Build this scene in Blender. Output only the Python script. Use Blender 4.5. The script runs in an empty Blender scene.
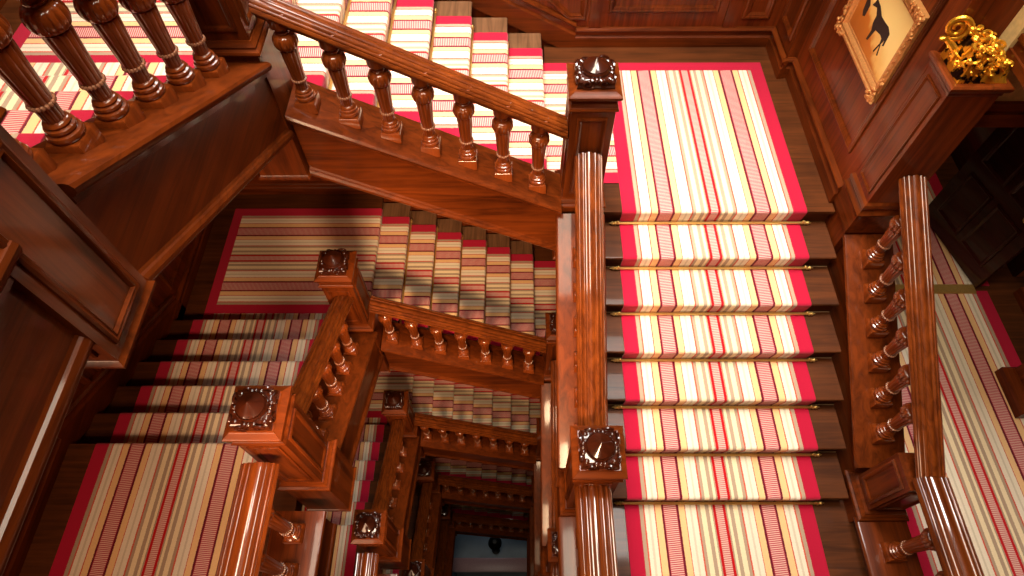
import bpy, math, random
from mathutils import Vector
PI = math.pi
random.seed(7)
S = bpy.context.scene
COL = S.collection

# ------------------------------------------------------------------ plan of the stairwell (metres)
R = .1403            # riser
GR, GN, GW = .280, .268, .276     # goings: east flight, north flight, west flight
H = 20 * R           # one storey
Y0 = 2.648           # nosing of the north-east landing
XT = -1.388          # nosing of the north-west landing
YL = 2.756           # first nosing of the west flight
A1, A2 = .732, 1.975  # east runner
B1, B2 = 2.898, 4.165  # north runner
C1, C2 = -2.925, -1.678  # west runner
XW, XE, YN, YS = -1.35, .44, 2.69, .985   # newel centres
XR = 2.33            # outer balustrade of the east flight
ZF = -7 * R          # hall floor
zR = lambda y: (y - Y0) / GR * R
zN = lambda x: R * (7 - (x - XT) / GN)
zW = lambda y: R * (8 + (YL - y) / GW)

# ------------------------------------------------------------------ mesh builder
class MB:
    def __init__(s): s.v = []; s.f = []; s.uv = None
    def add(s, vs, fs):
        n = len(s.v); s.v += [tuple(p) for p in vs]; s.f += [tuple(i + n for i in f) for f in fs]; return s
    def box(s, a, b):
        x0, y0, z0 = a; x1, y1, z1 = b
        return s.add([(x0,y0,z0),(x1,y0,z0),(x1,y1,z0),(x0,y1,z0),(x0,y0,z1),(x1,y0,z1),(x1,y1,z1),(x0,y1,z1)],
                     [(0,3,2,1),(4,5,6,7),(0,1,5,4),(1,2,6,5),(2,3,7,6),(3,0,4,7)])
    def loft(s, rings, caps=True):
        n = len(rings[0]); vs = [p for r in rings for p in r]; fs = []
        for k in range(len(rings) - 1):
            for i in range(n):
                j = (i + 1) % n
                fs.append((k*n+i, k*n+j, (k+1)*n+j, (k+1)*n+i))
        if caps:
            fs.append(tuple(range(n))[::-1]); fs.append(tuple((len(rings)-1)*n + i for i in range(n)))
        return s.add(vs, fs)
    def sweep(s, prof, P0, P1, lat):
        """profile of (side, up) pairs swept from P0 to P1, profile kept plumb"""
        rg = []
        for P in (P0, P1):
            rg.append([(P[0] + lat[0]*w, P[1] + lat[1]*w, P[2] + h) for w, h in prof])
        return s.loft(rg)
    def square(s, prof, cx, cy, rot=0):
        """stack of squares (half width, height)"""
        rg = []
        for h, z in prof:
            rg.append([(cx + sx*h, cy + sy*h, z) for sx, sy in ((-1,-1),(1,-1),(1,1),(-1,1))])
        return s.loft(rg)
    def lathe(s, prof, c, seg=32, mod=None, caps=True):
        rg = []
        for r, z in prof:
            ring = []
            for i in range(seg):
                t = 2*PI*i/seg
                rr = r * (mod(t, z) if mod else 1)
                ring.append((c[0] + rr*math.cos(t), c[1] + rr*math.sin(t), c[2] + z))
            rg.append(ring)
        return s.loft(rg, caps)
    def ball(s, c, rx, ry, rz, seg=12, ring=7):
        rg = []
        for k in range(ring + 1):
            a = -PI/2 + PI*(k + .02)/(ring + .04)
            rg.append([(c[0] + rx*math.cos(a)*math.cos(2*PI*i/seg), c[1] + ry*math.cos(a)*math.sin(2*PI*i/seg), c[2] + rz*math.sin(a)) for i in range(seg)])
        return s.loft(rg)
    def tube(s, pts, rad, seg=8):
        pts = [Vector(p) for p in pts]; rg = []
        if not hasattr(rad, '__len__'): rad = [rad]*len(pts)
        up = None
        for i, p in enumerate(pts):
            d = (pts[min(i+1, len(pts)-1)] - pts[max(i-1, 0)]).normalized()
            if up is None:
                up = Vector((0,0,1)) if abs(d.z) < .9 else Vector((1,0,0))
            a = d.cross(up).normalized(); b = a.cross(d).normalized(); up = b
            rg.append([tuple(p + a*math.cos(2*PI*k/seg)*rad[i] + b*math.sin(2*PI*k/seg)*rad[i]) for k in range(seg)])
        return s.loft(rg)
    def ring(s, pts, prof, O, U, V, N, fill=None):
        """moulding following a convex outline; profile (inset, height); fill = height of the field"""
        n = len(pts); O, U, V, N = map(Vector, (O, U, V, N))
        ar = sum(pts[i][0]*pts[(i+1)%n][1] - pts[(i+1)%n][0]*pts[i][1] for i in range(n))
        if ar < 0: pts = pts[::-1]
        nor = []
        for i in range(n):
            dx = pts[(i+1)%n][0]-pts[i][0]; dy = pts[(i+1)%n][1]-pts[i][1]; L = math.hypot(dx, dy)
            nor.append((-dy/L, dx/L))
        mit = []
        for i in range(n):
            a, b = nor[i-1], nor[i]; d = 1 + a[0]*b[0] + a[1]*b[1]
            mit.append(((a[0]+b[0])/d, (a[1]+b[1])/d))
        vs = []
        for o, h in prof:
            for i in range(n):
                x = pts[i][0] + mit[i][0]*o; y = pts[i][1] + mit[i][1]*o
                vs.append(tuple(O + U*x + V*y + N*h))
        m = len(prof); fs = []
        for k in range(m-1):
            for i in range(n):
                j = (i+1) % n; fs.append((k*n+i, k*n+j, (k+1)*n+j, (k+1)*n+i))
        if fill is not None: fs.append(tuple((m-1)*n+i for i in range(n)))
        return s.add(vs, fs)
    def mesh(s, name, off=(0,0,0), sharp=32):
        me = bpy.data.meshes.new(name)
        me.from_pydata([(x-off[0], y-off[1], z-off[2]) for x, y, z in s.v], [], s.f)
        if s.uv:
            uvl = me.uv_layers.new(name='UVMap')
            for p in me.polygons:
                for li in p.loop_indices: uvl.data[li].uv = s.uv[me.loops[li].vertex_index]
        me.validate(); me.shade_smooth(); me.set_sharp_from_angle(angle=math.radians(sharp)); me.update()
        return me

def origin(p):
    v = Vector((0,0,0))
    while p is not None: v += p.location; p = p.parent
    return v
def obj(name, mb, mat, parent=None, loc=None, sharp=32, **kw):
    """links the builder's shape as one mesh object; its coordinates are world ones"""
    po = origin(parent)
    if loc is None: loc = po
    me = mb.mesh(name, loc, sharp); me.materials.append(mat)
    o = bpy.data.objects.new(name, me); COL.objects.link(o)
    o.parent = parent; o.location = Vector(loc) - po
    for k, v in kw.items(): o[k] = v
    return o
def thing(name, label, cat, loc, group=None):
    o = bpy.data.objects.new(name, None); COL.objects.link(o); o.location = loc; o.empty_display_size = .1
    o['label'] = label; o['category'] = cat
    if group: o['group'] = group
    return o
def tag(o, label, cat, group=None):
    o['label'] = label; o['category'] = cat
    if group: o['group'] = group
    return o
def struct(name, mb, mat, parent=None, **kw):
    o = obj(name, mb, mat, parent, **kw)
    if parent is None: o['kind'] = 'structure'
    return o
def kids(o): return [c for c in bpy.data.objects if c.parent == o]
def copy_tree(o, parent=None):
    c = o.copy(); COL.objects.link(c); c.parent = parent
    for ch in kids(o): copy_tree(ch, c)
    return c
def dup(root, dz, label=None, group=None, dx=0, dy=0):
    r = copy_tree(root); r.location = root.location + Vector((dx, dy, dz))
    if label: r['label'] = label
    if group: r['group'] = group
    return r

# ------------------------------------------------------------------ materials
def s2l(c): return tuple(((x/255)/12.92 if x/255 <= .04045 else ((x/255+.055)/1.055)**2.4) for x in c)
def base_mat(name):
    m = bpy.data.materials.new(name); m.use_nodes = True; nt = m.node_tree
    return m, nt, nt.nodes['Principled BSDF']
def wood(name, axis, dark, light, rough=.24, coat=.2, bump=.03, fig=1.0):
    m, nt, b = base_mat(name); N = nt.nodes.new; L = nt.links.new
    tc = N('ShaderNodeTexCoord'); mp = N('ShaderNodeMapping')
    sc = [22, 22, 22]; sc['xyz'.index(axis)] = 1.3
    mp.inputs['Scale'].default_value = sc
    L(tc.outputs['Object'], mp.inputs['Vector'])
    n1 = N('ShaderNodeTexNoise'); n1.inputs['Scale'].default_value = 1.0; n1.inputs['Detail'].default_value = 7; n1.inputs['Roughness'].default_value = .62; n1.inputs['Distortion'].default_value = .8
    L(mp.outputs[0], n1.inputs['Vector'])
    n2 = N('ShaderNodeTexNoise'); n2.inputs['Scale'].default_value = 2.6; n2.inputs['Detail'].default_value = 3
    L(tc.outputs['Object'], n2.inputs['Vector'])
    mx = N('ShaderNodeMath'); mx.operation = 'MULTIPLY_ADD'; L(n2.outputs['Fac'], mx.inputs[0]); mx.inputs[1].default_value = .55*fig; L(n1.outputs['Fac'], mx.inputs[2])
    cr = N('ShaderNodeValToRGB'); e = cr.color_ramp.elements
    e[0].position = .45; e[0].color = (*s2l(dark), 1); e[1].position = 1.0; e[1].color = (*s2l(light), 1)
    L(mx.outputs[0], cr.inputs['Fac']); L(cr.outputs['Color'], b.inputs['Base Color'])
    b.inputs['Roughness'].default_value = rough + .12; b.inputs['Specular IOR Level'].default_value = .12
    b.inputs['Coat Weight'].default_value = coat; b.inputs['Coat Roughness'].default_value = .07; b.inputs['Coat IOR'].default_value = 1.55
    bp = N('ShaderNodeBump'); bp.inputs['Strength'].default_value = bump; bp.inputs['Distance'].default_value = .01
    L(n1.outputs['Fac'], bp.inputs['Height']); L(bp.outputs[0], b.inputs['Normal'])
    return m
def plain(name, col, rough=.5, metal=0., bump=0., bscale=60, coat=0., emit=None):
    m, nt, b = base_mat(name); N = nt.nodes.new; L = nt.links.new
    tc = N('ShaderNodeTexCoord'); n = N('ShaderNodeTexNoise'); n.inputs['Scale'].default_value = bscale; n.inputs['Detail'].default_value = 4
    L(tc.outputs['Object'], n.inputs['Vector'])
    cr = N('ShaderNodeValToRGB'); c = s2l(col)
    cr.color_ramp.elements[0].position = .3; cr.color_ramp.elements[0].color = (c[0]*.82, c[1]*.82, c[2]*.82, 1)
    cr.color_ramp.elements[1].position = .7; cr.color_ramp.elements[1].color = (min(1,c[0]*1.12), min(1,c[1]*1.12), min(1,c[2]*1.12), 1)
    L(n.outputs['Fac'], cr.inputs['Fac']); L(cr.outputs['Color'], b.inputs['Base Color'])
    b.inputs['Roughness'].default_value = rough; b.inputs['Metallic'].default_value = metal; b.inputs['Coat Weight'].default_value = coat
    if bump:
        bp = N('ShaderNodeBump'); bp.inputs['Strength'].default_value = bump; bp.inputs['Distance'].default_value = .005
        L(n.outputs['Fac'], bp.inputs['Height']); L(bp.outputs[0], b.inputs['Normal'])
    if emit:
        b.inputs['Emission Color'].default_value = (*s2l(emit[0]), 1); b.inputs['Emission Strength'].default_value = emit[1]
    return m
def carpet_mat():
    """u = place across the runner (0..1), v = metres from a bordered end"""
    m, nt, b = base_mat('striped_wool_carpet'); N = nt.nodes.new; L = nt.links.new
    uv = N('ShaderNodeUVMap'); uv.uv_map = 'UVMap'
    sp = N('ShaderNodeSeparateXYZ'); L(uv.outputs[0], sp.inputs[0])
    def mth(op, a, b_=None, c_=None):
        n = N('ShaderNodeMath'); n.operation = op
        for i, q in enumerate((a, b_, c_)):
            if q is None: continue
            if hasattr(q, 'links'): L(q, n.inputs[i])
            else: n.inputs[i].default_value = q
        return n.outputs[0]
    u, v = sp.outputs[0], sp.outputs[1]
    mir = mth('MINIMUM', u, mth('SUBTRACT', 1.0, u))
    tc = N('ShaderNodeTexCoord')
    fz = N('ShaderNodeTexNoise'); fz.inputs['Scale'].default_value = 260; fz.inputs['Detail'].default_value = 2; L(tc.outputs['Object'], fz.inputs['Vector'])
    jit = mth('MULTIPLY_ADD', mth('SUBTRACT', fz.outputs['Fac'], .5), .008, mir)
    red, taupe, cream = (178,24,54), (178,152,128), (238,223,200)
    orange, maroon, pink, rust = (240,194,138), (110,20,40), (188,72,78), (210,92,70)
    st = [(0,red),(.075,taupe),(.095,rust),(.102,cream),(.122,(216,200,174)),(.133,cream),(.154,rust),(.160,orange),(.192,maroon),(.203,pink),
          (.273,maroon),(.284,orange),(.315,rust),(.320,cream),(.343,(216,200,174)),(.352,cream),(.376,rust),(.384,taupe),(.400,(240,218,178)),(.424,taupe),(.444,(240,218,178)),(.458,taupe),(.466,(188,18,26)),(.479,(200,110,104))]
    cr = N('ShaderNodeValToRGB'); r = cr.color_ramp; r.interpolation = 'CONSTANT'
    while len(r.elements) < len(st): r.elements.new(.99)
    for i, (p, c) in enumerate(st): r.elements[i].position = p*2 if i else 0; r.elements[i].color = (*s2l(c), 1)
    L(mth('MULTIPLY', jit, 2.0), cr.inputs['Fac'])
    # woven hatch in the pink bands
    lng = N('ShaderNodeUVMap'); lng.uv_map = 'UVMap'
    along = N('ShaderNodeSeparateXYZ'); L(tc.outputs['Object'], along.inputs[0])
    run = mth('ADD', mth('ADD', along.outputs[0], along.outputs[1]), along.outputs[2])
    hatch = mth('GREATER_THAN', mth('SINE', mth('MULTIPLY_ADD', v, 2*PI/.0125, mth('MULTIPLY', u, 60.0))), .05)
    inb = mth('MULTIPLY', mth('GREATER_THAN', mir, .206), mth('LESS_THAN', mir, .271))
    inb = mth('MAXIMUM', inb, mth('GREATER_THAN', mir, .481))
    hf = mth('MULTIPLY', hatch, mth('MULTIPLY', inb, .62))
    mx = N('ShaderNodeMix'); mx.data_type = 'RGBA'; L(hf, mx.inputs[0]); L(cr.outputs['Color'], mx.inputs[6]); mx.inputs[7].default_value = (*s2l((236,216,200)), 1)
    # red border along the bordered end
    eb = mth('LESS_THAN', v, .094)
    mx2 = N('ShaderNodeMix'); mx2.data_type = 'RGBA'; L(eb, mx2.inputs[0]); L(mx.outputs[2], mx2.inputs[6]); mx2.inputs[7].default_value = (*s2l(red), 1)
    # pile speckle
    nn = N('ShaderNodeTexNoise'); nn.inputs['Scale'].default_value = 330; nn.inputs['Detail'].default_value = 2; L(tc.outputs['Object'], nn.inputs['Vector'])
    mr = N('ShaderNodeMapRange'); mr.inputs[3].default_value = .78; mr.inputs[4].default_value = 1.12; L(nn.outputs['Fac'], mr.inputs[0])
    vm = N('ShaderNodeVectorMath'); vm.operation = 'SCALE'; L(mx2.outputs[2], vm.inputs[0]); L(mr.outputs[0], vm.inputs['Scale'])
    L(vm.outputs[0], b.inputs['Base Color'])
    b.inputs['Roughness'].default_value = .95; b.inputs['Specular IOR Level'].default_value = .1
    b.inputs['Sheen Weight'].default_value = .15
    bp = N('ShaderNodeBump'); bp.inputs['Strength'].default_value = .35; bp.inputs['Distance'].default_value = .004
    L(nn.outputs['Fac'], bp.inputs['Height']); L(bp.outputs[0], b.inputs['Normal'])
    return m
DK, LT = (36,9,2), (112,48,13)
W = {a: wood('mahogany_'+a, a, DK, LT) for a in 'xyz'}
WB = wood('turned_mahogany', 'z', (48,14,4), (146,66,22), rough=.2, coat=.8)
WR = {a: wood('polished_handrail_mahogany_'+a, a, (72,28,7), (140,66,20), rough=.2, coat=1., bump=.01, fig=.5) for a in 'xyz'}
WP = {a: wood('mahogany_panel_'+a, a, (42,11,3), (122,51,15), rough=.3, coat=.12) for a in 'xyz'}
WF = wood('oak_floor_boards', 'x', (42,21,9), (96,50,22), rough=.36, coat=.10, bump=.1)
WT = wood('stair_tread_wood', 'x', (40,20,9), (92,48,21), rough=.42, coat=.06, bump=.1)
WTN = wood('stair_tread_wood_glare', 'y', (70,44,26), (128,90,62), rough=.3, coat=.35, bump=.1)  # tread wood made paler and greyer: glare on the north treads put into the colour
CARP = carpet_mat()
BRASS = plain('polished_brass', (228,186,108), .36, .75, .1, 200)
GOLD = plain('gilded_carving', (226,160,44), .3, .85, .4, 90)
GOLDP = plain('gilding_painted_recess_shade', (226,160,44), .32, .85, .4, 90)
_n = GOLDP.node_tree; _r = [x for x in _n.nodes if x.type == 'VALTORGB'][0]; _t = [x for x in _n.nodes if x.type == 'TEX_NOISE'][0]
_t.inputs['Scale'].default_value = 22; _r.color_ramp.elements[0].position = .44; _r.color_ramp.elements[0].color = (.012,.004,.002,1); _r.color_ramp.elements[1].position = .50  # black noise blotches stand in for shade in the carving's recesses
GILT = plain('gilt_frame', (196,134,74), .38, .55, .6, 70)
BEADM = plain('bead_painted_highlight', (165,112,84), .12, .0, 0, 60, 1.)  # same wood as the balusters, paled so the beads' highlights sit in the colour
CREAM = plain('cream_wall_paint', (205,172,112), .7, 0, .1, 30)
ORANGE = plain('orange_wall_paint', (176,86,26), .7, 0, .1, 30)
DARKW = wood('dark_stained_wood', 'y', (26,7,4), (62,18,10), rough=.3, coat=.5)
BLACK = plain('black_iron', (14,11,10), .4, .4, .1, 60)
STONE = plain('grey_stone_floor', (92,104,112), .45, 0, .2, 3)
PLASTER = plain('ceiling_plaster', (150,120,86), .8, 0, .1, 20)

# ------------------------------------------------------------------ profiles
STR = [(-.112,-.36),(-.112,.005),(-.135,.02),(-.135,.045),(-.150,.052),(-.160,.066),(-.163,.082),(-.156,.096),(-.146,.100),
       (.146,.100),(.156,.096),(.163,.082),(.160,.066),(.150,.052),(.135,.045),(.135,.02),(.112,.005),(.112,-.36)]
MOULD = [(-.112,-.405),(-.128,-.400),(-.137,-.385),(-.137,-.368),(-.128,-.352),(-.118,-.347),(-.112,-.335),
         (.112,-.335),(.118,-.347),(.128,-.352),(.137,-.368),(.137,-.385),(.128,-.400),(.112,-.405)]
def rail_profile():
    right = []
    tops = [(.0, .0170, .050), (.0350, .0110, .045), (.0590, .0085, .034)]   # centre, half width, crest height of each reed
    for c, hw, h in tops:
        for k in range(-6 if c else 0, 7):
            a = k/6
            right.append((c + hw*a, h - .0070*(1 - math.cos(a*PI/2))*(1 if c else .8)))
        if c < .05: right.append((c + hw + .0025, h - .0110))
    right += [(.0675,.019),(.074,.021),(.080,.014),(.082,.005),(.078,-.006),(.066,-.014),(.062,-.022),(.052,-.026),(.052,-.040)]
    left = [(-w, h) for w, h in right[1:]]
    return left[::-1] + right
RAIL = rail_profile()
RH = .62            # handrail centre above the nosing line
CAPH = .100

# ------------------------------------------------------------------ baluster (one mesh, reused)
def baluster_parts(x, y, z, L):
    """turned fluted baluster standing on z, L tall"""
    c = (x, y, z)
    block = MB().square([(.050,-.035),(.055,-.030),(.055,.036),(.050,.042)], x, y)
    fl = lambda n, a: (lambda t, zz: 1 - a*abs(math.cos(n*t/2))**6)
    b = MB()
    b.lathe([(.048,.040),(.053,.047),(.055,.056),(.052,.065),(.043,.069),(.043,.073),(.047,.078),(.046,.086),(.038,.090),(.038,.094),(.041,.098),(.037,.104),(.031,.108)], c, 32)
    b.lathe([(.030,.106),(.031,.125),(.033,.160)], c, 60, fl(12,.09))
    z1, z2 = .176, L - .150
    b.lathe([(.033,.160),(.035,z1),(.040,(z1+z2)/2),(.046,z2-.008),(.045,z2)], c, 60, fl(12,.08))
    zb = z2; hb = .084
    prof = []
    for i in range(15):
        t = i/14; e = (1-(2*t-1)**2)**.5 if 0 < t < 1 else 0
        prof.append((.034 + .029*e, zb + hb*t))
    b.lathe(prof, c, 72, lambda t, zz: 1 - .13*abs(math.cos(7*t))**7*math.sin(PI*min(1, max(0, (zz-zb)/hb))))
    z3 = zb + hb
    b.lathe([(.032,z3-.004),(.029,z3+.003),(.035,z3+.008),(.035,z3+.013),(.029,z3+.018),(.032,z3+.024),(.044,z3+.036),(.050,z3+.042),(.052,z3+.046),(.052,L+.05)], c, 32)
    bead = MB()
    for i in range(18):
        t = 2*PI*i/18
        bead.ball((x+.0355*math.cos(t), y+.0355*math.sin(t), z+.168), .0078, .0078, .0078, 6, 4)
    return block, b, bead
PROTO = {}
def baluster(parent, x, y, z, L=.465):
    po = origin(parent); key = round(L, 3)
    if key not in PROTO:
        ms = []
        for nm, mb, mt in zip(('base_block', 'baluster', 'bead_ring'), baluster_parts(0, 0, 0, L), (WB, WB, BEADM)):
            me = mb.mesh(nm, (0,0,0), 40); me.materials.append(mt); ms.append(me)
        PROTO[key] = ms
    ms = PROTO[key]
    o = bpy.data.objects.new('baluster', ms[1]); COL.objects.link(o); o.parent = parent; o.location = Vector((x, y, z)) - po
    o.rotation_euler.z = 0
    for nm, me in (('base_block', ms[0]), ('bead_ring', ms[2])):
        q = bpy.data.objects.new(nm, me); COL.objects.link(q); q.parent = o
    return o

# ------------------------------------------------------------------ newel post
def newel(x, y, zf, top, bottom, label, group, cap=True, basez=.10, panel_low=False, name='newel_post', hs=.122):
    """zf = landing level, top/bottom relative to it; basez = where the shaft's base moulding sits"""
    t = thing(name, label, 'newel post', (x, y, zf), group)
    hb = .140
    b = MB().square([(hb-.012, zf+bottom),(hb+.012, zf+bottom+.006),(hb+.014, zf+bottom+.02),(hb+.002, zf+bottom+.032),(hb, zf+bottom+.04),
                     (hb, zf+basez)], x, y)
    obj('pendant_block', b, W['z'], t)
    zb = zf + basez
    m = MB().square([(hb, zb),(hb+.018, zb+.004),(hb+.022, zb+.014),(hb+.018, zb+.026),(hb+.004, zb+.034),(hb+.006, zb+.046),(hb-.008, zb+.058),(hb-.012, zb+.07)], x, y)
    obj('base_moulding', m, W['x'], t)
    zt = zf + top - .20 if cap else zf + top
    sh = MB().square([(hs, zb+.06),(hs, zt)], x, y)
    for (N_, U_) in (((1,0,0),(0,1,0)),((-1,0,0),(0,-1,0)),((0,1,0),(-1,0,0)),((0,-1,0),(1,0,0))):
        O = Vector((x, y, 0)) + Vector(N_)*hs
        sh.ring([(-.085, zb+.12),(.085, zb+.12),(.085, zt-.05),(-.085, zt-.05)],
                [(0,0),(.0,.008),(.010,.012),(.018,.010),(.024,.004),(.030,.001)], O, U_, (0,0,1), N_)
    obj('shaft', sh, W['z'], t)
    if panel_low:
        pl = MB()
        for (N_, U_) in (((1,0,0),(0,1,0)),((0,-1,0),(1,0,0))):
            O = Vector((x, y, 0)) + Vector(N_)*hb
            pl.ring([(-.105, zf+bottom+.075),(.105, zf+bottom+.075),(.105, zb-.02),(-.105, zb-.02)],
                    [(0,0),(.0,.009),(.008,.013),(.016,.010),(.022,.012),(.030,.002)], O, U_, (0,0,1), N_)
        obj('panel_moulding', pl, W['z'], t)
    if not cap: return t
    zc = zf + top
    c = MB().square([(hs, zc-.205),(hs+.010, zc-.200),(hs+.016, zc-.190),(hs+.012, zc-.180),(hs+.004, zc-.174),(hs+.004, zc-.150),(hs-.006, zc-.145),
                     (hs-.006, zc-.128),(hs+.014, zc-.120),(hs+.022, zc-.108),(hs+.022, zc-.094),(hs+.010, zc-.086),(hs-.008, zc-.078),(hs-.014, zc-.07)], x, y)
    obj('cap_moulding', c, W['x'], t)
    f = MB().square([(.100, zc-.075),(.102, zc-.065),(.096, zc-.03),(.088, zc-.022),(.080, zc-.018)], x, y)
    # carved scrolls on the four sides, scalloped lobes round the boss
    for sx, sy in ((1,0),(-1,0),(0,1),(0,-1)):
        for k in (-1, 1):
            cx = x + sx*.097 + (k*.045 if sx == 0 else 0); cy = y + sy*.097 + (k*.045 if sy == 0 else 0)
            pts = []
            for i in range(15):
                a = k*(.3 + i/14*2*PI*1.2); rr = .034*(1 - i/14*.78)
                o_ = rr*math.cos(a); h_ = zc-.038 + rr*math.sin(a)*.9 - .002
                pts.append((cx + (o_ if sx == 0 else sx*.004), cy + (o_ if sy == 0 else sy*.004), h_))
            f.tube(pts, [.0085*(1-.4*i/14) for i in range(15)], 6)
        f.ball((x+sx*.088, y+sy*.088, zc-.022), .016, .016, .014, 10, 6)
    for i in range(12):
        a = 2*PI*(i+.5)/12; rr = .089 if i % 3 != 1 else .102
        f.ball((x+rr*math.cos(a), y+rr*math.sin(a), zc-.022), .016, .016, .010, 10, 6)
    f.lathe([(.078, zc-.03),(.080, zc-.006),(.074, zc+.004),(.070, zc+.000),(.069, zc+.008),(.056, zc+.017),(.038, zc+.028),(.018, zc+.041),(.004, zc+.051),(.0012, zc+.053)],
            (x, y, 0), 40)
    obj('carved_finial', f, wood_cap, t)
    return t
wood_cap = wood('dark_carved_mahogany', 'z', (26,7,3), (60,22,8), rough=.16, coat=1.)

# ------------------------------------------------------------------ balustrades
def balustrade(label, P0, P1, lat, pts, group, axis, name='stair_balustrade', rail_h=RH, caph=CAPH, depth_cut=None, railext=(0,0), raise_=0, cut=0, boff=(0,0), rw=1.):
    """P0,P1: ends of the nosing line on the centre of the string"""
    t = thing(name, label, 'balustrade', tuple(P1 if P1[2] < P0[2] else P0), group)
    d = Vector(P1) - Vector(P0)
    st = MB().sweep([(w, h + raise_ + (cut if h < -.2 else 0)) for w, h in STR], P0, P1, lat)
    obj('string_board', st, W[axis], t)
    obj('string_moulding', MB().sweep([(w, h + raise_ + cut) for w, h in MOULD], P0, P1, lat), W[axis], t)
    e0 = Vector(P0) - d.normalized()*railext[0]; e1 = Vector(P1) + d.normalized()*railext[1]
    obj('handrail', MB().sweep([(w*rw, h + rail_h) for w, h in RAIL], e0, e1, lat), WR[axis], t)
    for s_ in pts:
        p = Vector(P0) + d*s_
        baluster(t, p.x+boff[0], p.y+boff[1], p.z + caph + raise_ + .012, rail_h - .040 - caph - raise_ - .012 + (.005))
    return t

# ------------------------------------------------------------------ flights
def flight(label, n, kind, zoff, group, x0, x1):
    """kind E: along y descending south; N: along x descending east; W: along y descending north"""
    t = thing('stair_flight', label, 'stairs', (0,0,zoff), group)
    def P(s_, c, z):      # s_: distance down the flight, c: across
        if kind == 'E': return (c, Y0 - s_, z + zoff)
        if kind == 'N': return (XT + s_, c, z + zoff)
        return (c, YL - 5*GW + s_, z + zoff)
    g = {'E': GR, 'N': GN, 'W': GW}[kind]; top = {'E': 0, 'N': 7*R, 'W': 13*R}[kind]
    mt = {'E': WT, 'N': WTN, 'W': WT}[kind]
    def bar(prof, mat, name):
        m = MB(); m.loft([[P(s_, x0, z) for s_, z in prof], [P(s_, x1, z) for s_, z in prof]])
        return obj(name, m, mat, t)
    for k in range(n):
        zk = top - k*R
        s0 = k*g
        if k > 0:   # tread k from the riser above to its nosing
            bar([(s0-g-.03, zk-.03),(s0-.008, zk-.03),(s0,zk-.022),(s0+.002,zk-.012),(s0-.002,zk-.003),(s0-.010,zk),(s0-g-.03,zk)], mt, 'tread')
        bar([(s0-.045, zk-.03),(s0-.025, zk-.03),(s0-.025, zk-R),(s0-.045, zk-R)], mt, 'riser')
    # sloping soffit
    a, b_ = -.02, n*g - g
    bar([(a, top-.14),(b_+.02, top-(n-1)*R-.16),(b_+.02, top-(n-1)*R-.20),(a, top-.20-.04)], PLASTER, 'soffit')
    return t

def runner_profile(segs):
    return segs
CT = .008
def stairs_profile(n, g, top, s_start, s_end, nose_r=.018):
    """polyline (s, z) of the carpet's upper face; the first nosing at s = 0"""
    pts = [(s_start, top + CT)]
    for k in range(n):
        s0, z = k*g, top - k*R
        if s0 - .03 > pts[-1][0] + .02: pts.append((s0-.022, z + CT))
        for i in range(1, 6):
            a = PI/2 * i/5
            pts.append((s0-.014 + (nose_r+.004)*math.sin(a), z + CT - (nose_r+.004)*(1-math.cos(a))))
        pts.append((s0 + .002, z-.05)); pts.append((s0-.012, z-R+.022)); pts.append((s0-.010, z-R+.012)); pts.append((s0-.002, z-R+CT))
    pts.append((s_end, top - n*R + CT))
    return pts
def runner(name, label, prof, P, c0, c1, border_start=None, border_end=None, group=None):
    """P(s, c, z) gives the point; prof (s, z)"""
    m = MB(); uv = []
    # refine long pieces so the borders resolve from the v coordinate only
    acc = [0]
    for i in range(1, len(prof)): acc.append(acc[-1] + math.dist(prof[i], prof[i-1]))
    tot = acc[-1]
    vs, n = [], len(prof)
    for i, (s_, z) in enumerate(prof):
        v = 1. + acc[i]
        if border_start: v = acc[i]
        if border_end is not None and not border_start: v = tot - acc[i]
        for c, u, dz in ((c0, 0, 0), (c1, 1, 0), (c0, 0, -CT+.0005), (c1, 1, -CT+.0005)):
            if dz:   # push the back of the carpet along the profile normal, roughly
                a = prof[max(0, i-1)]; b = prof[min(n-1, i+1)]
                L_ = math.dist(a, b) or 1; nx, nz = (b[1]-a[1])/L_, -(b[0]-a[0])/L_
                vs.append(P(s_ + nx*CT*.92, c, z + nz*CT*.92))
            else: vs.append(P(s_, c, z))
            uv.append((u, v))
    fs = []
    for i in range(n-1):
        a = i*4; b = a+4
        fs += [(a, a+1, b+1, b), (a+2, b+2, b+3, a+3), (a, b, b+2, a+2), (a+1, a+3, b+3, b+1)]
    fs += [(0, 2, 3, 1), ((n-1)*4, (n-1)*4+1, (n-1)*4+3, (n-1)*4+2)]
    m.add(vs, fs); m.uv = uv
    return tag(obj(name, m, CARP, None, sharp=50), label, 'carpet', group)
PE = lambda zo: (lambda s_, c, z: (c, Y0 - s_, z + zo))
PN = lambda zo: (lambda s_, c, z: (XT + s_, c, z + zo))
PW = lambda zo: (lambda s_, c, z: (c, YL - 5*GW + s_, z + zo))

def stair_rod(P0, P1, label, group):
    P0, P1 = Vector(P0), Vector(P1); d = (P1-P0).normalized()
    t = thing('stair_rod', label, 'stair rod', tuple((P0+P1)/2), group)
    obj('rod', MB().tube([P0 - d*.012, P1 + d*.012], .0098, 10), BRASS, t)
    for e, s_ in ((P0, -1), (P1, 1)):
        f = MB(); q = [(.0095,.0),(.014,.004),(.014,.010),(.008,.014),(.012,.020),(.014,.027),(.010,.034),(.005,.040),(.004,.046),(.001,.052)]
        f.tube([e + d*s_*(.012+a) for _, a in q], [r_ for r_, _ in q], 10)
        obj('finial', f, BRASS, t)
        k = MB(); c = e - d*s_*(-.004)
        k.ball(tuple(c + Vector((0,0,.012))), .009, .009, .012, 8, 5); k.box(tuple(c + Vector((-.005,-.005,-.014))), tuple(c + Vector((.005,.005,.006))))
        obj('bracket', k, BRASS, t)
    return t

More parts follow.
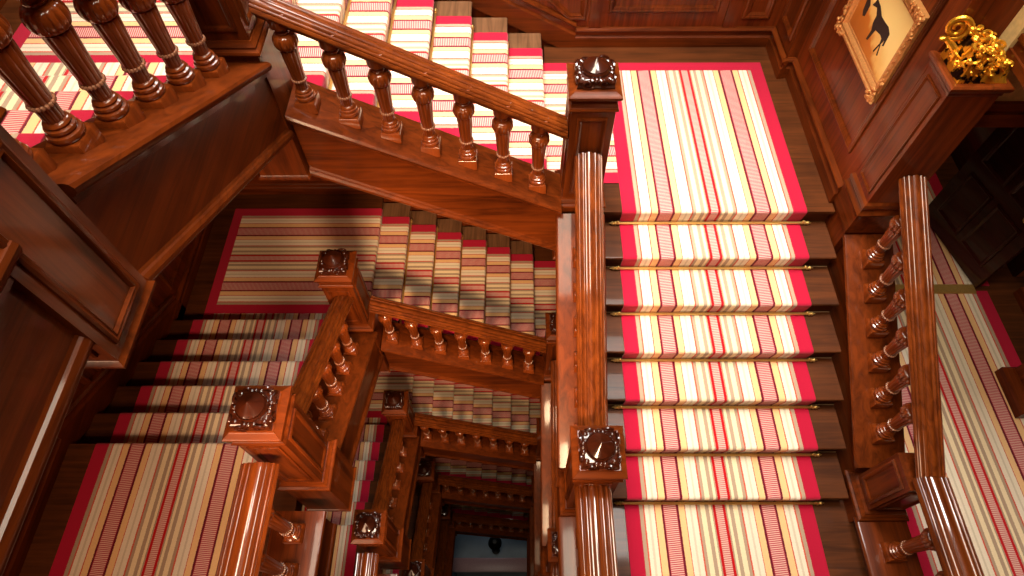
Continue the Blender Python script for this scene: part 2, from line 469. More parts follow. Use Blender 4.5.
# ================================================================== BUILD
WORDS = ['top', 'second', 'third', 'fourth', 'fifth']
DEEP = ['', 'one storey below', 'two storeys below', 'three storeys below', 'four storeys below']
NST = 5
orig = {}
def lev(key, maker, i, label, group=None):
    """maker builds the storey-0 thing at its place; deeper storeys are copies"""
    if key not in orig:
        o = maker(i, label); orig[key] = (o, i); 
        if group: o['group'] = group
        return o
    o, i0 = orig[key]
    return dup(o, -H*(i-i0), label, group)

for i in range(NST):
    zo = -H*i
    dp = DEEP[i]
    # -------- newels
    nl = {
     'NE': ['square mahogany newel post at the head of the bright right-hand flight', 'newel post nearly hidden behind the long handrail, beside the middle flight',
            'small dark newel post two storeys down on the right of the well', 'tiny dark newel post three storeys down on the right of the well', 'lowest dark newel post on the right of the well'],
     'NW': ['large panelled newel post at top left where two thick strings meet', 'carved newel post in front of the striped landing left of centre',
            'carved newel post in the middle of the picture, on the second landing down', 'small dark carved newel post seen far down the well', 'smallest carved newel post deep in the well'],
     'SW': ['huge panelled newel foot at the left edge of the picture', 'carved newel post beside the lower left striped landing',
            'dark carved newel post two storeys down at the bottom centre', 'shadowed newel post three storeys down near the bottom edge', 'lowest shadowed newel post by the bottom edge'],
     'SE': ['carved newel post at the foot of the bright right-hand flight', 'small carved newel post below the foot of the right-hand flight rail',
            'tiny newel post two storeys down at the right of the well bottom', 'tiny newel post three storeys down at the right of the well bottom', 'lowest newel post at the right of the well bottom']}
    G = 'carved newel posts round the stairwell'
    lev('NE', lambda i, l: newel(XE, YN+.06, 0, 1.10, -.50, l, G), i, nl['NE'][i], G)
    lev('NW', lambda i, l: newel(XW-.02, YN-.02, 7*R, 1.24, -.52, l, G, basez=.36), i, nl['NW'][i], G)
    lev('SW', lambda i, l: newel(XW+.03, YS-.05, 13*R, 1.34, -.26, l, G, basez=.20 if False else .46, panel_low=True) if i == 0 else newel(XW, YS, 13*R-H*i, 1.34, -.30, l, G, basez=.20), i, nl['SW'][i], G) if i == 0 else None
    if i >= 1:
        lev('SW2', lambda i, l: newel(XW+.065, YS+.13, 13*R-H*i, 1.39, -.22, l, G, basez=.38), i, nl['SW'][i], G)
    lev('SE', lambda i, l: newel(XE+.012, YS+.03, -7*R, 1.07, -.40, l, G, basez=.14), i, nl['SE'][i], G)
    # -------- balustrades
    nb = [(.15-.2133*k) for k in range(7)]
    xa, xb = XE-.13, XW+.13
    lev('bN', lambda i, l: balustrade(l, (xa, YN, zN(xa)), (xb, YN, zN(xb)), (0,1,0), [(x-xa)/(xb-xa) for x in nb], None, 'x', raise_=-.035, boff=(0,-.02)), i,
        ['balustrade with seven turned balusters slanting across the top of the well', 'balustrade of the middle flight, just below the centre newel',
         'dark balustrade two storeys down across the well', 'dim balustrade three storeys down across the well', 'lowest dim balustrade across the well'][i], 'balustrades of the north flights')
    ya, yb = YN-.15, YS+.13
    wb = [2.29-.225*k for k in range(6)]
    wb[-1] = 1.175
    lev('bW', lambda i, l: balustrade(l, (XW, ya, zW(ya)), (XW, yb, zW(yb)), (1,0,0), [(y-ya)/(yb-ya) for y in wb], None, 'y', raise_=-.035), i,
        ['balustrade with big turned balusters in the top left corner', 'dark balustrade climbing between the two left carved newel posts',
         'dark balustrade two storeys down on the left of the well', 'dim balustrade three storeys down on the left of the well', 'lowest dim balustrade on the left of the well'][i], 'balustrades of the west flights')
    ya, yb = YN-.11, YS+.13
    eb = [2.31-.202*k for k in range(6)]
    lev('bE', lambda i, l: balustrade(l, (XE, ya, zR(ya)), (XE, yb, zR(yb)), (1,0,0), [(y-ya)/(yb-ya) for y in eb], None, 'y'), i,
        ['balustrade with ribbed handrail running down the left side of the bright flight', 'balustrade one storey under the long ribbed handrail, at the right of the well',
         'balustrade two storeys down at the right of the well', 'balustrade three storeys down at the right of the well', 'lowest balustrade at the right of the well'][i], 'balustrades of the east flights')
    lb = [.72-.22*k for k in range(6)]
    ye = -.75
    def landing_rail(x, l, zz, up=.04, cut=0, rh=.72):
        return balustrade(l, (x, YS-.13, zz), (x, ye, zz), (1,0,0), [(y-(YS-.13))/(ye-(YS-.13)) for y in lb], None, 'y', name='landing_balustrade', rail_h=rh, raise_=up, cut=cut, rw=1.25, railext=(.075,0))
    lev('lE', lambda i, l: landing_rail(XE, l, -7*R), i,
        ['level landing balustrade below the foot newel of the bright flight', 'level landing balustrade at the bottom right of the well, one storey down',
         'level balustrade at the right of the well, two storeys down', 'level balustrade at the right of the well, three storeys down', 'lowest level balustrade at the right of the well'][i], 'level balustrades of the landings')
    lev('lW', lambda i, l: landing_rail(XW+.03, l, 13*R, .20, .08, 1.03), i,
        ['level string and balustrade at the lower left edge of the picture', 'level landing balustrade beside the lower left striped carpet',
         'level balustrade two storeys down at the bottom of the picture', 'level balustrade three storeys down at the left of the well', 'lowest level balustrade at the left of the well'][i], 'level balustrades of the landings')
    # -------- flights
    lev('fE', lambda i, l: flight(l, 7, 'E', zo, None, XE+.11, XR-.17), i,
        'wooden stair flight under the bright carpet on the right' if i == 0 else 'right-hand stair flight '+dp, 'east stair flights')
    lev('fN', lambda i, l: flight(l, 7, 'N', zo, None, YN+.10, 4.36), i,
        'wooden stair flight climbing left along the panelled back wall' if i == 0 else 'back stair flight '+dp, 'north stair flights')
    lev('fW', lambda i, l: flight(l, 6, 'W', zo, None, -3.145, XW-.10), i,
        'wooden stair flight behind the big balusters in the top left corner' if i == 0 else 'left stair flight '+dp, 'west stair flights')
    # -------- runners
    lev('rE', lambda i, l: runner('stair_carpet', l, stairs_profile(7, GR, 0, Y0-B2, 3.3), PE(zo), A1, A2, border_start=True), i,
        'bright striped stair carpet with red border on the right-hand flight' if i == 0 else 'striped carpet on the right-hand flight '+dp, 'striped stair carpets')
    lev('rN', lambda i, l: runner('stair_carpet', l, stairs_profile(7, GN, 7*R, C1-XT, A1-XT-.001), PN(zo), B1, B2, border_start=True), i,
        ['bright striped carpet climbing left along the back wall', 'striped carpet with red border on the shaded middle flight and landing',
         'dim striped carpet two storeys down at the centre', 'dark striped carpet three storeys down', 'darkest striped carpet four storeys down'][i], 'striped stair carpets')
    lev('rW', lambda i, l: runner('stair_carpet', l, stairs_profile(6, GW, 13*R, -2.1, YL-(YL-5*GW)+ (B1-YL)-.001), PW(zo), C2, C1), i,
        ['bright striped carpet glimpsed between the big top left balusters', 'shaded striped carpet on the lower left flight and landing',
         'dim narrow strip of striped carpet two storeys down on the left', 'dark striped carpet on the left flight three storeys down', 'striped carpet on the left flight four storeys down'][i], 'striped stair carpets')
    # -------- floors
    T = .13
    def slab(name, x0, x1, y0, y1, z, mat=WF):
        struct(name, MB().box((x0, y0, z-T), (x1, y1, z)), mat)
    # north-east landing, lipped over the top riser
    m = MB(); m.box((XE-.19, YN+.1, zo-T), (XE+.11, 4.4, zo)); m.box((XE+.11, Y0+.03, zo-T), (XR-.165, 4.4, zo)); m.box((XE+.11, Y0-.002, zo-.03), (XR-.165, Y0+.03, zo))
    struct('floor', m, WF)
    struct('floor', MB().box((-3.15, YL+.03, zo+7*R-T), (XT-.03, 4.4, zo+7*R)).box((XT-.03, YN+.1, zo+7*R-.03), (XT-.002, 4.4, zo+7*R)), WF)
    m = MB(); m.box((-3.15, -1.5, zo+13*R-T), (XW-.10, YL-5*GW-.03, zo+13*R)); m.box((-3.15, YL-5*GW-.03, zo+13*R-.03), (XW-.10, YL-5*GW-.002, zo+13*R))
    m.box((XW-.10, -1.5, zo+13*R-T), (XE+.1, -.85, zo+13*R))
    struct('floor', m, WF)
    m = MB(); m.box((XE+.10, -1.5, zo-7*R-T), (4.2 if i == 0 else XR+.1, Y0-6*GR+.03, zo-7*R))
    struct('floor', m, WF)

# stair rods, east flight and north flight (only the two upper storeys show them)
NTH = ['first (topmost)', 'second', 'third', 'fourth', 'fifth', 'sixth', 'seventh (lowest)']
for k in range(7):
    y = Y0 - k*GR - .003; z = -(k+1)*R + .021
    stair_rod((A1-.012, y, z), (A2+.012, y, z), 'brass stair rod, the %s going down the bright right-hand flight' % NTH[k], 'brass rods of the right-hand flight')
for i in range(2):
    for k in range(1, 7):
        if i == 0 and k < 2 and False: continue
        x = XT + k*GN + .003; z = 7*R - (k+1)*R + .021 - H*i
        stair_rod((x, B1-.012, z), (x, B2+.012, z), 'brass stair rod, number %d from the top of the %s' % (k+1, 'flight along the back wall' if i == 0 else 'shaded middle flight'),
                  'brass rods of the back flights')

# hall floor east of the flight
struct('floor', MB().box((XR+.1, Y0-6*GR+.03, ZF-.13), (4.2, 6.2, ZF)), WF)

# ------------------------------------------------------------------ outer balustrade of the east flight
ya, yb = 2.455, YS+.13
balustrade('balustrade with ribbed handrail on the right side of the bright flight', (XR, ya, zR(ya)), (XR, yb, zR(yb)), (1,0,0),
           [(y-ya)/(yb-ya) for y in (2.30,2.10,1.90,1.70,1.50,1.30)], 'balustrades of the east flights', 'y', railext=(0,.205))
newel(XR, YS, ZF, .70, -.12, 'low panelled newel block under the bend of the right-hand handrail', 'low newels', cap=False, basez=.14, hs=.108)
balustrade('level landing balustrade in the bottom right, beyond the bright carpet', (XR, YS-.13, ZF), (XR, -.75, ZF), (1,0,0),
           [(y-(YS-.13))/(-.75-(YS-.13)) for y in (.64,.42,.20,-.02,-.24)], 'level balustrades of the landings', 'y', name='landing_balustrade', rail_h=.735, raise_=.04, railext=(.078,0), rw=1.25)

# ------------------------------------------------------------------ walls
HW = 5.6; ZB = -13.2
PM = [(0,0),(0,.012),(.010,.020),(.022,.020),(.030,.014),(.036,.016),(.046,.008),(.056,.002)]
def skirting(parent, P0, P1, N_, name='skirting', h=.17):
    lat = N_
    prof = [(0,0),(.035,0),(.035,h*.52),(.028,h*.56),(.022,h*.60),(.022,h*.80),(.034,h*.84),(.038,h*.90),(.030,h*.96),(.010,h),(0,h)]
    obj(name, MB().sweep(prof, P0, P1, lat), W['x'] if abs(P1[0]-P0[0]) > abs(P1[1]-P0[1]) else W['y'], parent)
# north wall
wn = struct('wall_north', MB().box((-3.3, 4.40, ZB), (2.2, 4.55, HW)), WP['z'])
for i in range(NST):
    zo = -H*i
    skirting(wn, (.50, 4.402, zo), (2.10, 4.402, zo), (0,-1,0))
    skirting(wn, (-3.14, 4.402, zo+7*R), (XT, 4.402, zo+7*R), (0,-1,0))
    # raking dado that follows the stairs
    p0, p1 = (XT-.02, 4.402, zo+7*R+.02), (.50, 4.402, zo+.0)
    obj('raking_skirting', MB().sweep([(0,-.05),(.035,-.05),(.035,.13),(.028,.14),(.022,.15),(.022,.19),(.034,.20),(.038,.215),(.03,.23),(0,.235)],
        (XT, 4.402, zo+7*R), (.50, 4.402, zo+(-.02)), (0,-1,0)), W['x'], wn)
    pn = MB()
    F = ((0, 4.402, zo), (1,0,0), (0,0,1), (0,-1,0))
    pn.ring([(.74,.30),(1.60,.30),(1.60,1.5),(.74,1.5)], PM, *F)
    pn.ring([(1.80,.24),(2.02,.24),(2.02,1.5),(1.80,1.5)], PM, *F)
    pn.ring([(.262,.40),(.43,.235),(.575,.235),(.575,1.5),(.262,1.5)], PM, *F)
    for k in range(3):
        xa = .13 - k*.50; xb = xa-.40
        pn.ring([(xa, zN(xa)+.32),(xa, 2.4),(xb, 2.4),(xb, zN(xb)+.32)], PM, *F)
    for k in range(3):
        xa = -1.5 - k*.55
        pn.ring([(xa, 7*R+.32),(xa, 7*R+1.3),(xa-.45, 7*R+1.3),(xa-.45, 7*R+.32)], PM, *F)
    obj('panel_moulding', pn, W['z'], wn)
    for xx in (.655, 1.72):
        obj('pilaster_strip', MB().box((xx-.055, 4.384, zo+.17), (xx+.055, 4.402, zo+2.5)), W['z'], wn)
# west wall
ww = struct('wall_west', MB().box((-3.3, -1.6, ZB), (-3.15, 4.55, HW)), WP['z'])
for i in range(NST):
    zo = -H*i
    skirting(ww, (-3.15, 4.39, zo+7*R), (-3.15, YL, zo+7*R), (1,0,0))
    skirting(ww, (-3.15, YL-5*GW, zo+13*R), (-3.15, -1.5, zo+13*R), (1,0,0))
    obj('raking_skirting', MB().sweep([(0,-.05),(.035,-.05),(.035,.15),(.022,.17),(.022,.20),(.036,.22),(.03,.25),(0,.255)],
        (-3.15, YL+.2, zo+7*R), (-3.15, YL-5*GW, zo+13*R), (1,0,0)), W['y'], ww)
    obj('dado_rail', MB().sweep([(0,-.03),(.03,-.02),(.045,.0),(.045,.02),(.02,.04),(0,.045)],
        (-3.15, YL+.2, zo+7*R+.80), (-3.15, YL-5*GW, zo+13*R+.80), (1,0,0)), W['y'], ww)
    obj('dado_rail', MB().sweep([(0,-.03),(.03,-.02),(.045,.0),(.045,.02),(.02,.04),(0,.045)],
        (-3.15, 4.39, zo+7*R+.80), (-3.15, YL+.2, zo+7*R+.80), (1,0,0)), W['y'], ww)
    pn = MB(); F = ((-3.15, 0, zo), (0,1,0), (0,0,1), (1,0,0))
    for k in range(3):
        yb = YL - k*.45; yc = yb-.36
        pn.ring([(yb, zW(yb)+.12),(yb, zW(yb)+.62),(yc, zW(yc)+.62),(yc, zW(yc)+.12)], PM, *F)
    for yb in (4.25, 3.55): pn.ring([(yb, 7*R+.27),(yb, 7*R+.72),(yb-.55, 7*R+.72),(yb-.55, 7*R+.27)], PM, *F)
    for yb in (1.2, .55, -.1): pn.ring([(yb, 13*R+.27),(yb, 13*R+.72),(yb-.55, 13*R+.72),(yb-.55, 13*R+.27)], PM, *F)
    obj('panel_moulding', pn, W['z'], ww)
# east wall of the landing (behind the painting), with its corner pier
XEW = 2.175
we = struct('wall_east', MB().box((XEW, 2.71, -.128), (XEW+.258, 4.40, HW)), WP['z'])
obj('corner_pier', MB().box((XEW-.075, 4.02, .17), (XEW+.01, 4.40, HW)), W['z'], we)
pm = MB()
pm.ring([(-4.36+0, .28),(-4.36+.30, .28),(-4.36+.30, 3.0),(-4.36, 3.0)], PM, (XEW-.075, 0, 0), (0,-1,0), (0,0,1), (-1,0,0)) if False else None
pm.ring([(4.06,.28),(4.35,.28),(4.35,3.),(4.06,3.)], PM, (XEW-.075,0,0), (0,1,0), (0,0,1), (-1,0,0))
pm.ring([(2.86,.33),(3.90,.33),(3.90,3.),(2.86,3.)], PM, (XEW,0,0), (0,1,0), (0,0,1), (-1,0,0))
obj('panel_moulding', pm, W['z'], we)
skirting(we, (XEW, 2.72, 0), (XEW, 4.02, 0), (-1,0,0))
skirting(we, (XEW-.075, 3.976, 0), (XEW-.075, 4.39, 0), (-1,0,0))
skirting(we, (XEW, 4.02, 0), (XEW-.106, 4.02, 0), (0,-1,0))
obj('corner_block', MB().box((XEW-.08, 4.02, 0), (XEW, 4.40, .17)), W['y'], we)
# lower storeys: plain east wall behind the flights
struct('wall_east', MB().box((XR+.02, -1.6, ZB), (XR+.17, 4.55, ZF-.14)), WP['z'])
struct('wall_south', MB().box((-3.3, -1.75, ZB), (4.2, -1.6, HW)), WP['z'])
# east pier with panel, at the end of the landing wall
pi_ = thing('pilaster', 'square panelled pier end carrying the gilded carving, right of the landing', 'pilaster', (2.3, 2.58, ZF))
pier = MB().square([(.13, ZF),(.13, 1.165)], 0, 0)
pier.v = [(2.303 + p[0], 2.583 + p[1]*(.122/.13), p[2]) for p in pier.v]
obj('shaft', pier, WP['z'], pi_)
def sq2(prof, cx, cy, ax, ay):
    m = MB(); m.loft([[(cx+sx*(ax+o), cy+sy*(ay+o), z) for sx, sy in ((-1,-1),(1,-1),(1,1),(-1,1))] for o, z in prof]); return m
obj('base_moulding', sq2([(0,.02),(.014,.03),(.014,.20),(.024,.206),(.028,.222),(.016,.24),(.010,.262),(.018,.275),(.014,.30),(0,.315)], 2.303, 2.583, .13, .122), W['y'], pi_)
obj('cap_moulding', sq2([(0,1.14),(.006,1.15),(.006,1.165),(.020,1.178),(.026,1.192),(.026,1.205),(.018,1.212)], 2.303, 2.583, .13, .122), W['y'], pi_)
pr = MB(); pr.ring([(2.495,.36),(2.67,.36),(2.67,1.11),(2.495,1.11)], [(0,0),(0,.006),(.006,.009),(.014,.004),(.018,.001)], (2.173,0,0), (0,1,0), (0,0,1), (-1,0,0))
obj('panel_moulding', pr, W['z'], pi_)
# door opening to the corridor: jamb, lintel, wall above
dj = struct('door_1', MB().sweep([(0,0),(.0,.001),(.001,.001),(.001,0)], (2.434,2.62,ZF), (2.44,2.62,ZF), (1,0,0)) if False else
   MB().box((2.434,2.60,ZF),(2.475,2.76,.80)).box((2.475,2.625,ZF),(2.50,2.74,.80)).box((2.50,2.64,ZF),(2.54,2.725,.80)), W['z'])
obj('lintel', MB().box((2.434,2.60,.80),(4.03,2.76,.86)).box((2.434,2.58,.86),(4.03,2.76,.91)).box((2.434,2.595,.91),(4.03,2.76,.97)), W['x'], dj)
struct('wall_hall_north', MB().box((2.434,2.62,.97),(4.2,2.74,HW)), CREAM)
whe = struct('wall_hall_east', MB().box((4.04,-1.6,ZF-.1),(4.2,2.60,HW)), WP['z'])
wce = struct('wall_corridor_east', MB().box((4.10,2.76,ZF-.1),(4.2,6.2,1.6)), ORANGE)
obj('dado_panelling', MB().box((4.07,2.76,ZF),(4.10,6.05,-.25)).box((4.05,2.76,-.25),(4.10,6.05,-.20)), DARKW, wce)
struct('wall_corridor_north', MB().box((2.2,6.05,ZF-.1),(4.2,6.2,1.6)), ORANGE)
struct('wall_corridor_west', MB().box((2.20,2.76,ZF-.1),(2.30,6.05,-.13)), DARKW)
struct('ceiling_corridor', MB().box((2.44,2.76,1.6),(4.2,6.2,1.7)), DARKW)
# brass threshold
tag(obj('threshold_strip', MB().box((2.56,2.590,ZF+.010),(3.70,2.675,ZF+.016)).box((2.56,2.600,ZF+.016),(3.70,2.665,ZF+.020)), BRASS),
    'brass threshold strip across the hall carpet, right of the handrail', 'threshold')
# hall carpet
HC0, HC1 = 2.53, 3.80
def flat_runner(label, x0, x1, y0, y1, z):
    m = MB(); m.box((x0,y0,z+.0005),(x1,y1,z+CT))
    m.uv = [((x-x0)/(x1-x0), 1+y-y0) for x, y, _ in m.v]
    return tag(obj('hall_carpet', m, CARP), label, 'carpet')
flat_runner('striped hall carpet right of the outer handrail, lower right corner', HC0, HC1, -1.5, 2.618, ZF)
flat_runner('striped corridor carpet beyond the brass threshold', HC0+.02, HC1+.04, 2.667, 5.9, ZF)
# hall pilaster + skirting on the east side
hp = thing('door_pilaster', 'small dark wooden pilaster base standing at the right edge, on the hall carpet', 'pilaster', (3.75,1.74,ZF))
obj('shaft', MB().box((3.62,1.58,ZF+.13),(4.04,1.88,.9)), WP['z'], hp)
obj('plinth', sq2([(0,ZF+.009),(.03,ZF+.012),(.03,ZF+.10),(.018,ZF+.115),(.0,ZF+.14)], 3.80, 1.73, .205, .15), W['y'], hp)
skirting(whe, (4.04, 1.90, ZF), (4.04, 2.60, ZF), (-1,0,0))
# open door leaf
dl = thing('door_leaf', 'dark panelled door leaf standing open at the right edge', 'door', (3.70,2.62,ZF))
a = Vector((3.705,2.64,ZF+.02)); d_ = Vector((-.10,.46,0)).normalized(); n_ = Vector((-d_.y, d_.x, 0))
def leaf(m, s0, s1, z0, z1, t0, t1):
    vs = []
    for zz in (z0, z1):
        for s_, t_ in ((s0,t0),(s1,t0),(s1,t1),(s0,t1)):
            p = a + d_*s_ + n_*t_; vs.append((p.x, p.y, ZF+.02+zz))
    m.add(vs, [(0,3,2,1),(4,5,6,7),(0,1,5,4),(1,2,6,5),(2,3,7,6),(3,0,4,7)]); return m
obj('leaf', leaf(MB(), 0, .78, 0, 1.34, -.04, 0), DARKW, dl)
pn = MB()
for z0, z1 in ((.16,.62),(.74,1.24)):
    for s0, s1 in ((.09,.36),(.42,.69)):
        pn.ring([(s0,z0),(s1,z0),(s1,z1),(s0,z1)], [(0,0),(0,.010),(.012,.014),(.024,.008),(.03,.002)], a, d_, (0,0,1), n_)
obj('panel_moulding', pn, DARKW, dl)
hn = MB(); p = a + d_*.10 + n_*.05; hn.ball((p.x, p.y, ZF+.78), .03,.03,.03); hn.tube([p+Vector((0,0,.78-.02)), p-n_*.05+Vector((0,0,.76))], .012)
obj('door_knob', hn, BRASS, dl)

# ------------------------------------------------------------------ ceiling
struct('ceiling', MB().box((-3.3,-1.75,HW),(4.2,6.2,HW+.1)), PLASTER)

# ------------------------------------------------------------------ painting
pt = thing('framed_painting', 'gilt-framed painting of a dark thin dog, hung on the panelled right wall', 'painting', (XEW-.02, 3.37, .64))
FU = ((XEW-.002,0,0), (0,1,0), (0,0,1), (-1,0,0))
fy0, fy1, fz0, fz1 = 2.90, 3.645, .71, 1.275
fr = MB(); fr.ring([(fy0,fz0),(fy1,fz0),(fy1,fz1),(fy0,fz1)], [(0,0),(0,.028),(.012,.040),(.026,.040),(.032,.030),(.050,.036),(.060,.028),(.068,.016),(.078,.018),(.085,.012)], *FU)
obj('frame', fr, GILT, pt)
orn_parts = []
for (cy, cz, sy, sz) in ((fy0,fz0,1,1),(fy1,fz0,-1,1),(fy0,fz1,1,-1),(fy1,fz1,-1,-1)):
    orn = MB(); orn_parts.append(orn)
    for k in range(26):
        q = random.random()*.15; w_ = random.random()*.045
        if k % 2: yy, zz = cy+sy*(q-.006), cz+sz*(w_-.006)
        else: yy, zz = cy+sy*(w_-.006), cz+sz*(q-.006)
        orn.ball((XEW-.040-.010*random.random(), yy, zz), .010, .008+.008*random.random(), .008+.008*random.random(), 8, 5)
for yy in (fy1-.022, fy0+.022):
    orn = MB(); orn_parts.append(orn)
    for k in range(36): orn.ball((XEW-.040, yy+.008*math.sin(k*1.3), fz0+.12+k*.0095), .010,.011,.009,6,4)
for p_ in orn_parts: obj('frame_ornament', p_, GILT, pt)
def canvas_mat():
    m, nt, b = base_mat('oil_painting_ground'); N = nt.nodes.new; L = nt.links.new
    tc = N('ShaderNodeTexCoord'); sp = N('ShaderNodeSeparateXYZ'); L(tc.outputs['Object'], sp.inputs[0])
    n = N('ShaderNodeTexNoise'); n.inputs['Scale'].default_value = 9; n.inputs['Detail'].default_value = 6; L(tc.outputs['Object'], n.inputs['Vector'])
    ad = N('ShaderNodeMath'); ad.operation = 'MULTIPLY_ADD'; L(n.outputs['Fac'], ad.inputs[0]); ad.inputs[1].default_value = .16
    # ground rises to the left (north)
    sl = N('ShaderNodeMath'); sl.operation = 'MULTIPLY_ADD'; L(sp.outputs[1], sl.inputs[0]); sl.inputs[1].default_value = -.45; L(sp.outputs[2], sl.inputs[2])
    L(sl.outputs[0], ad.inputs[2])
    cr = N('ShaderNodeValToRGB'); e = cr.color_ramp.elements
    e[0].position = .10; e[0].color = (*s2l((150,76,14)), 1); e[1].position = .55; e[1].color = (*s2l((238,206,130)), 1)
    x = e.new(.37); x.color = (*s2l((184,104,26)), 1); x = e.new(.41); x.color = (*s2l((222,170,88)), 1)
    L(ad.outputs[0], cr.inputs['Fac']); L(cr.outputs['Color'], b.inputs['Base Color']); b.inputs['Roughness'].default_value = .5
    return m
obj('canvas', MB().box((XEW-.016, fy0+.08, fz0+.08), (XEW-.006, fy1-.08, fz1-.08)), canvas_mat(), pt)
DOGM = plain('dark_oil_paint', (34,20,16), .55, 0, .2, 40)
def sil(pts, x=XEW-.0165, t=.0012):
    m = MB(); n = len(pts)
    m.add([(x, p[0], p[1]) for p in pts] + [(x-t, p[0], p[1]) for p in pts], [tuple(range(n)), tuple(range(n, 2*n))[::-1]] + [(i,(i+1)%n,(i+1)%n+n,i+n) for i in range(n)])
    return m
obj('painted_dog', sil([(3.416,1.008),(3.405,1.03),(3.394,1.061),(3.334,1.054),(3.273,1.028),(3.22,1.031),(3.163,1.037),(3.119,1.021),(3.117,1.002),(3.112,.946),(3.128,.937),
    (3.132,.973),(3.145,.936),(3.119,.876),(3.132,.869),(3.15,.924),(3.17,.864),(3.182,.862),(3.159,.932),(3.167,.958),(3.196,.962),(3.261,.946),(3.287,.86),(3.306,.855),(3.299,.919),
    (3.322,.953),(3.325,.999),(3.359,1.027),(3.386,1.018)]), DOGM, pt)
obj('painted_tree', sil([(3.459,.907),(3.481,.928),(3.494,.989),(3.463,1.016),(3.436,.993),(3.436,.92)]), DOGM, pt)

# ------------------------------------------------------------------ gilded carving
gc = thing('gilded_carving', 'gilded carved scroll and leaf ornament standing on the panelled pier', 'carving', (2.303,2.583,1.212))
m = MB()
vol = []
vc = Vector((2.150,2.655,1.395))
for k in range(50):
    t = k/49; an = PI*1.35 + t*2*PI*2.0; rr = .058*(1-t)**.8 + .005
    vol.append(vc + Vector((rr*math.cos(an)*.85 - .01*t, -rr*math.cos(an)*.3, rr*math.sin(an))))
m.tube([(2.20,2.60,1.22),(2.185,2.615,1.29)] + vol, [.016,.018] + [.017*(1-.55*k/49) for k in range(50)], 8)
m.ball((2.125,2.66,1.330), .030,.018,.014, 12, 7)
obj('volute', m, GOLD, gc)
from mathutils import noise as mno
m = MB(); NX, NY = 64, 56
def hgt(u, v):
    base = .042 + .150*max(0, 1-u*1.15)*(.55+.45*v) + .035*math.exp(-((u-.72)/.2)**2)*v
    p = Vector((u*7, v*7, 3.1))
    a = mno.turbulence(p, 3, True, noise_basis='PERLIN_ORIGINAL'); b_ = abs(math.sin(9*u + 5*mno.noise(p*.5)*2 + 6*v))
    e = min(1, min(u, 1-u, v, 1-v)*9)
    return 1.212 + (base + .045*b_ - .05*a)*e + .004
for a in range(NX+1):
    for b_ in range(NY+1):
        u, v = a/NX, b_/NY
        m.v.append((2.180 + .245*u, 2.470 + .225*v, hgt(u, v)))
for a in range(NX):
    for b_ in range(NY):
        q = a*(NY+1)+b_; m.f.append((q, q+NY+1, q+NY+2, q+1))
rim = [a*(NY+1) for a in range(NX+1)] + [NX*(NY+1)+b_ for b_ in range(1, NY+1)] + [a*(NY+1)+NY for a in range(NX-1, -1, -1)] + [b_ for b_ in range(NY-1, 0, -1)]
n0 = len(m.v); m.v += [(m.v[k][0], m.v[k][1], 1.2125) for k in rim]
for k in range(len(rim)):
    k2 = (k+1) % len(rim); m.f.append((rim[k2], rim[k], n0+k, n0+k2))
m.f.append(tuple(n0+k for k in range(len(rim)))[::-1])
obj('carved_body', m, GOLDP, gc)
m = MB(); random.seed(5)
for k in range(165):
    u, v = random.uniform(.02,.98), random.uniform(.02,.98)
    c = Vector((2.180+.245*u, 2.470+.225*v, hgt(u, v)))
    R0 = random.uniform(.012,.028); ph = random.uniform(0, 2*PI); sg = random.choice((-1, 1)); tilt = random.uniform(-.5,.5)
    pts = []
    for q in range(12):
        t = q/11; an = ph + sg*t*PI*1.5; rr = R0*(1-.6*t)
        pts.append(c + Vector((rr*math.cos(an), rr*math.sin(an), .010 + tilt*rr*math.cos(an) + .006*math.sin(PI*t))))
    m.tube(pts, [.0025 + .006*math.sin(PI*(q+1)/13) for q in range(12)], 6)
obj('leafwork', m, GOLD, gc)
# gilt beaded frame beyond the pier
bf = thing('beaded_frame', 'long dark wooden beam edge with a gilt bead line, top right corner', 'frame', (2.6,2.61,1.26))
obj('frame_board', MB().box((2.45,1.70,1.262),(2.80,2.615,2.1)).box((2.435,1.70,1.262),(2.45,2.615,1.31)).box((2.440,1.70,1.36),(2.45,2.615,1.39)).box((2.435,1.70,1.475),(2.45,2.615,1.50)), W['y'], bf)
m = MB()
for k in range(80): m.ball((2.446, 1.71+k*.0112, 1.430), .008,.007,.010,6,4)
obj('gilt_beading', m, GOLD, bf)

# ------------------------------------------------------------------ ground floor
struct('floor_ground', MB().box((-3.3,-1.7,ZB-.1),(2.6,4.55,ZB)), STONE)
dk = thing('reception_desk', 'pale counter at the very bottom of the well', 'desk', (-.45,2.2,ZB))
obj('counter_top', sq2([(0,ZB+1.0),(.02,ZB+1.01),(.02,ZB+1.05),(0,ZB+1.06)], -.45, 2.14, .95, .13), plain('grey_pink_counter', (150,112,112), .4), dk)
obj('counter_front', MB().box((-1.36,2.04,ZB),(.46,2.24,ZB+1.0)), DARKW, dk)
lp = thing('desk_lamp', 'tiny dark lamp standing behind the counter at the bottom of the well', 'lamp', (-.45,2.62,ZB))
obj('stem', MB().lathe([(.10,0),(.10,.02),(.02,.04),(.015,1.0),(.02,1.02)], (-.45,2.62,ZB), 16), BLACK, lp)
obj('lamp_shade', MB().lathe([(.16,1.0),(.15,1.02),(.07,1.18),(.05,1.20)], (-.45,2.62,ZB), 20), BLACK, lp)

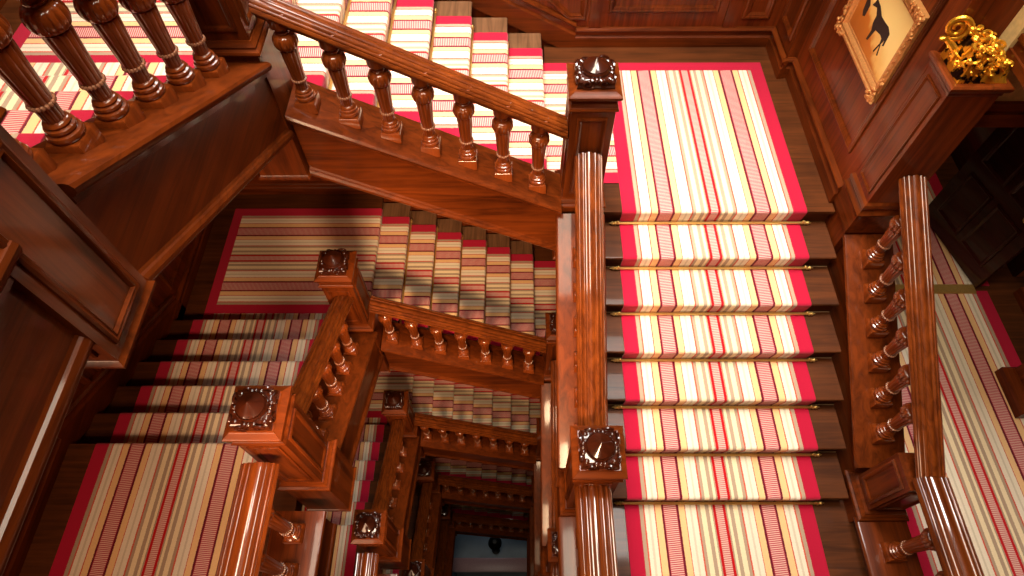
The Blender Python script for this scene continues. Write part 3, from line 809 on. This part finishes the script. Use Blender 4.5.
# ------------------------------------------------------------------ light
def area(name, loc, sx, sy, power, col, rot=(0,0,0), spread=180):
    l = bpy.data.lights.new(name, 'AREA'); l.shape = 'RECTANGLE'; l.size = sx; l.size_y = sy; l.energy = power; l.color = col; l.spread = math.radians(spread)
    o = bpy.data.objects.new(name, l); COL.objects.link(o); o.location = loc; o.rotation_euler = rot; return o
area('skylight', (-.65, .9, HW-.05), 1.8, 2.2, 175, (1.,.86,.66), (0,0,0), 130)
area('north_window_light', (-.55, 4.36, 3.6), .85, 2.6, 150, (1.,.95,.88), (math.radians(-72), 0, 0))
area('overhead_fill', (1.30, 2.5, 5.5), 1.3, 1.8, 66, (1.,.93,.85), (0,0,0), 62)  # added fill over the right-hand flight and landing, no fitting there
area('overhead_fill', (-.7, 3.65, 5.5), 1.8, 1.0, 56, (1.,.93,.85), (0,0,0), 62)  # second added fill, brightens the north flight and spares the west string
for i in range(1, NST):
    area('landing_fill', (-2.3, -.6, -H*(i-1)+13*R-.40), 1.3, .5, (30, 13, 2, 1)[i-1], (1.,.62,.38), (math.radians(60), 0, math.radians(-14)), 130)  # added warm fill, unseen, for the west flights and landings below
    area('landing_fill', (-.45, -.45, -H*(i-1)+13*R-.40), .8, .4, (42, 14, 2, .5)[i-1], (1.,.66,.38), (math.radians(52), 0, math.radians(4)), 62)  # added narrow fill, unseen, aimed at the lower north flights
area('corridor_fill', (3.3, 4.2, 1.5), .4, .4, 9, (1.,.75,.5))  # added light so the orange wall shows through the doorway
area('ground_fill', (-.4, 3.6, ZB+2.2), 1.0, .4, 7, (.75,.88,1.))  # added bluish fill for the floor at the well bottom
wd = bpy.data.worlds.new('world'); S.world = wd; wd.use_nodes = True
wd.node_tree.nodes['Background'].inputs[0].default_value = (1,.85,.65,1); wd.node_tree.nodes['Background'].inputs[1].default_value = .02

# ------------------------------------------------------------------ camera
F_, PITCH, YAW, ROLL, CZ = 621.036, 31.9253, .3034, -.3427, 3.2816
cam = bpy.data.cameras.new('camera'); co = bpy.data.objects.new('camera', cam); COL.objects.link(co)
cam.sensor_fit = 'HORIZONTAL'; cam.sensor_width = 36; cam.lens = F_/1024*36; cam.clip_start = .02
t = math.radians(PITCH); ya = math.radians(YAW); ro = math.radians(ROLL)
c_, s_ = math.cos, math.sin
def yawv(v): return Vector((v[0]*c_(ya) - v[1]*s_(ya), v[0]*s_(ya) + v[1]*c_(ya), v[2]))
right, upv, fwd = yawv((1,0,0)), yawv((0,c_(t),s_(t))), yawv((0,s_(t),-c_(t)))
r2 = right*c_(ro) + upv*s_(ro); u2 = -right*s_(ro) + upv*c_(ro)
from mathutils import Matrix
M = Matrix((r2, u2, -fwd)).transposed().to_4x4(); M.translation = Vector((0,0,CZ))
co.matrix_world = M
S.camera = co
S.view_settings.view_transform = 'Standard'; S.view_settings.look = 'None'; S.view_settings.gamma = 1; S.view_settings.exposure = 0
S.view_settings.use_curve_mapping = False
for o in list(COL.objects): pass
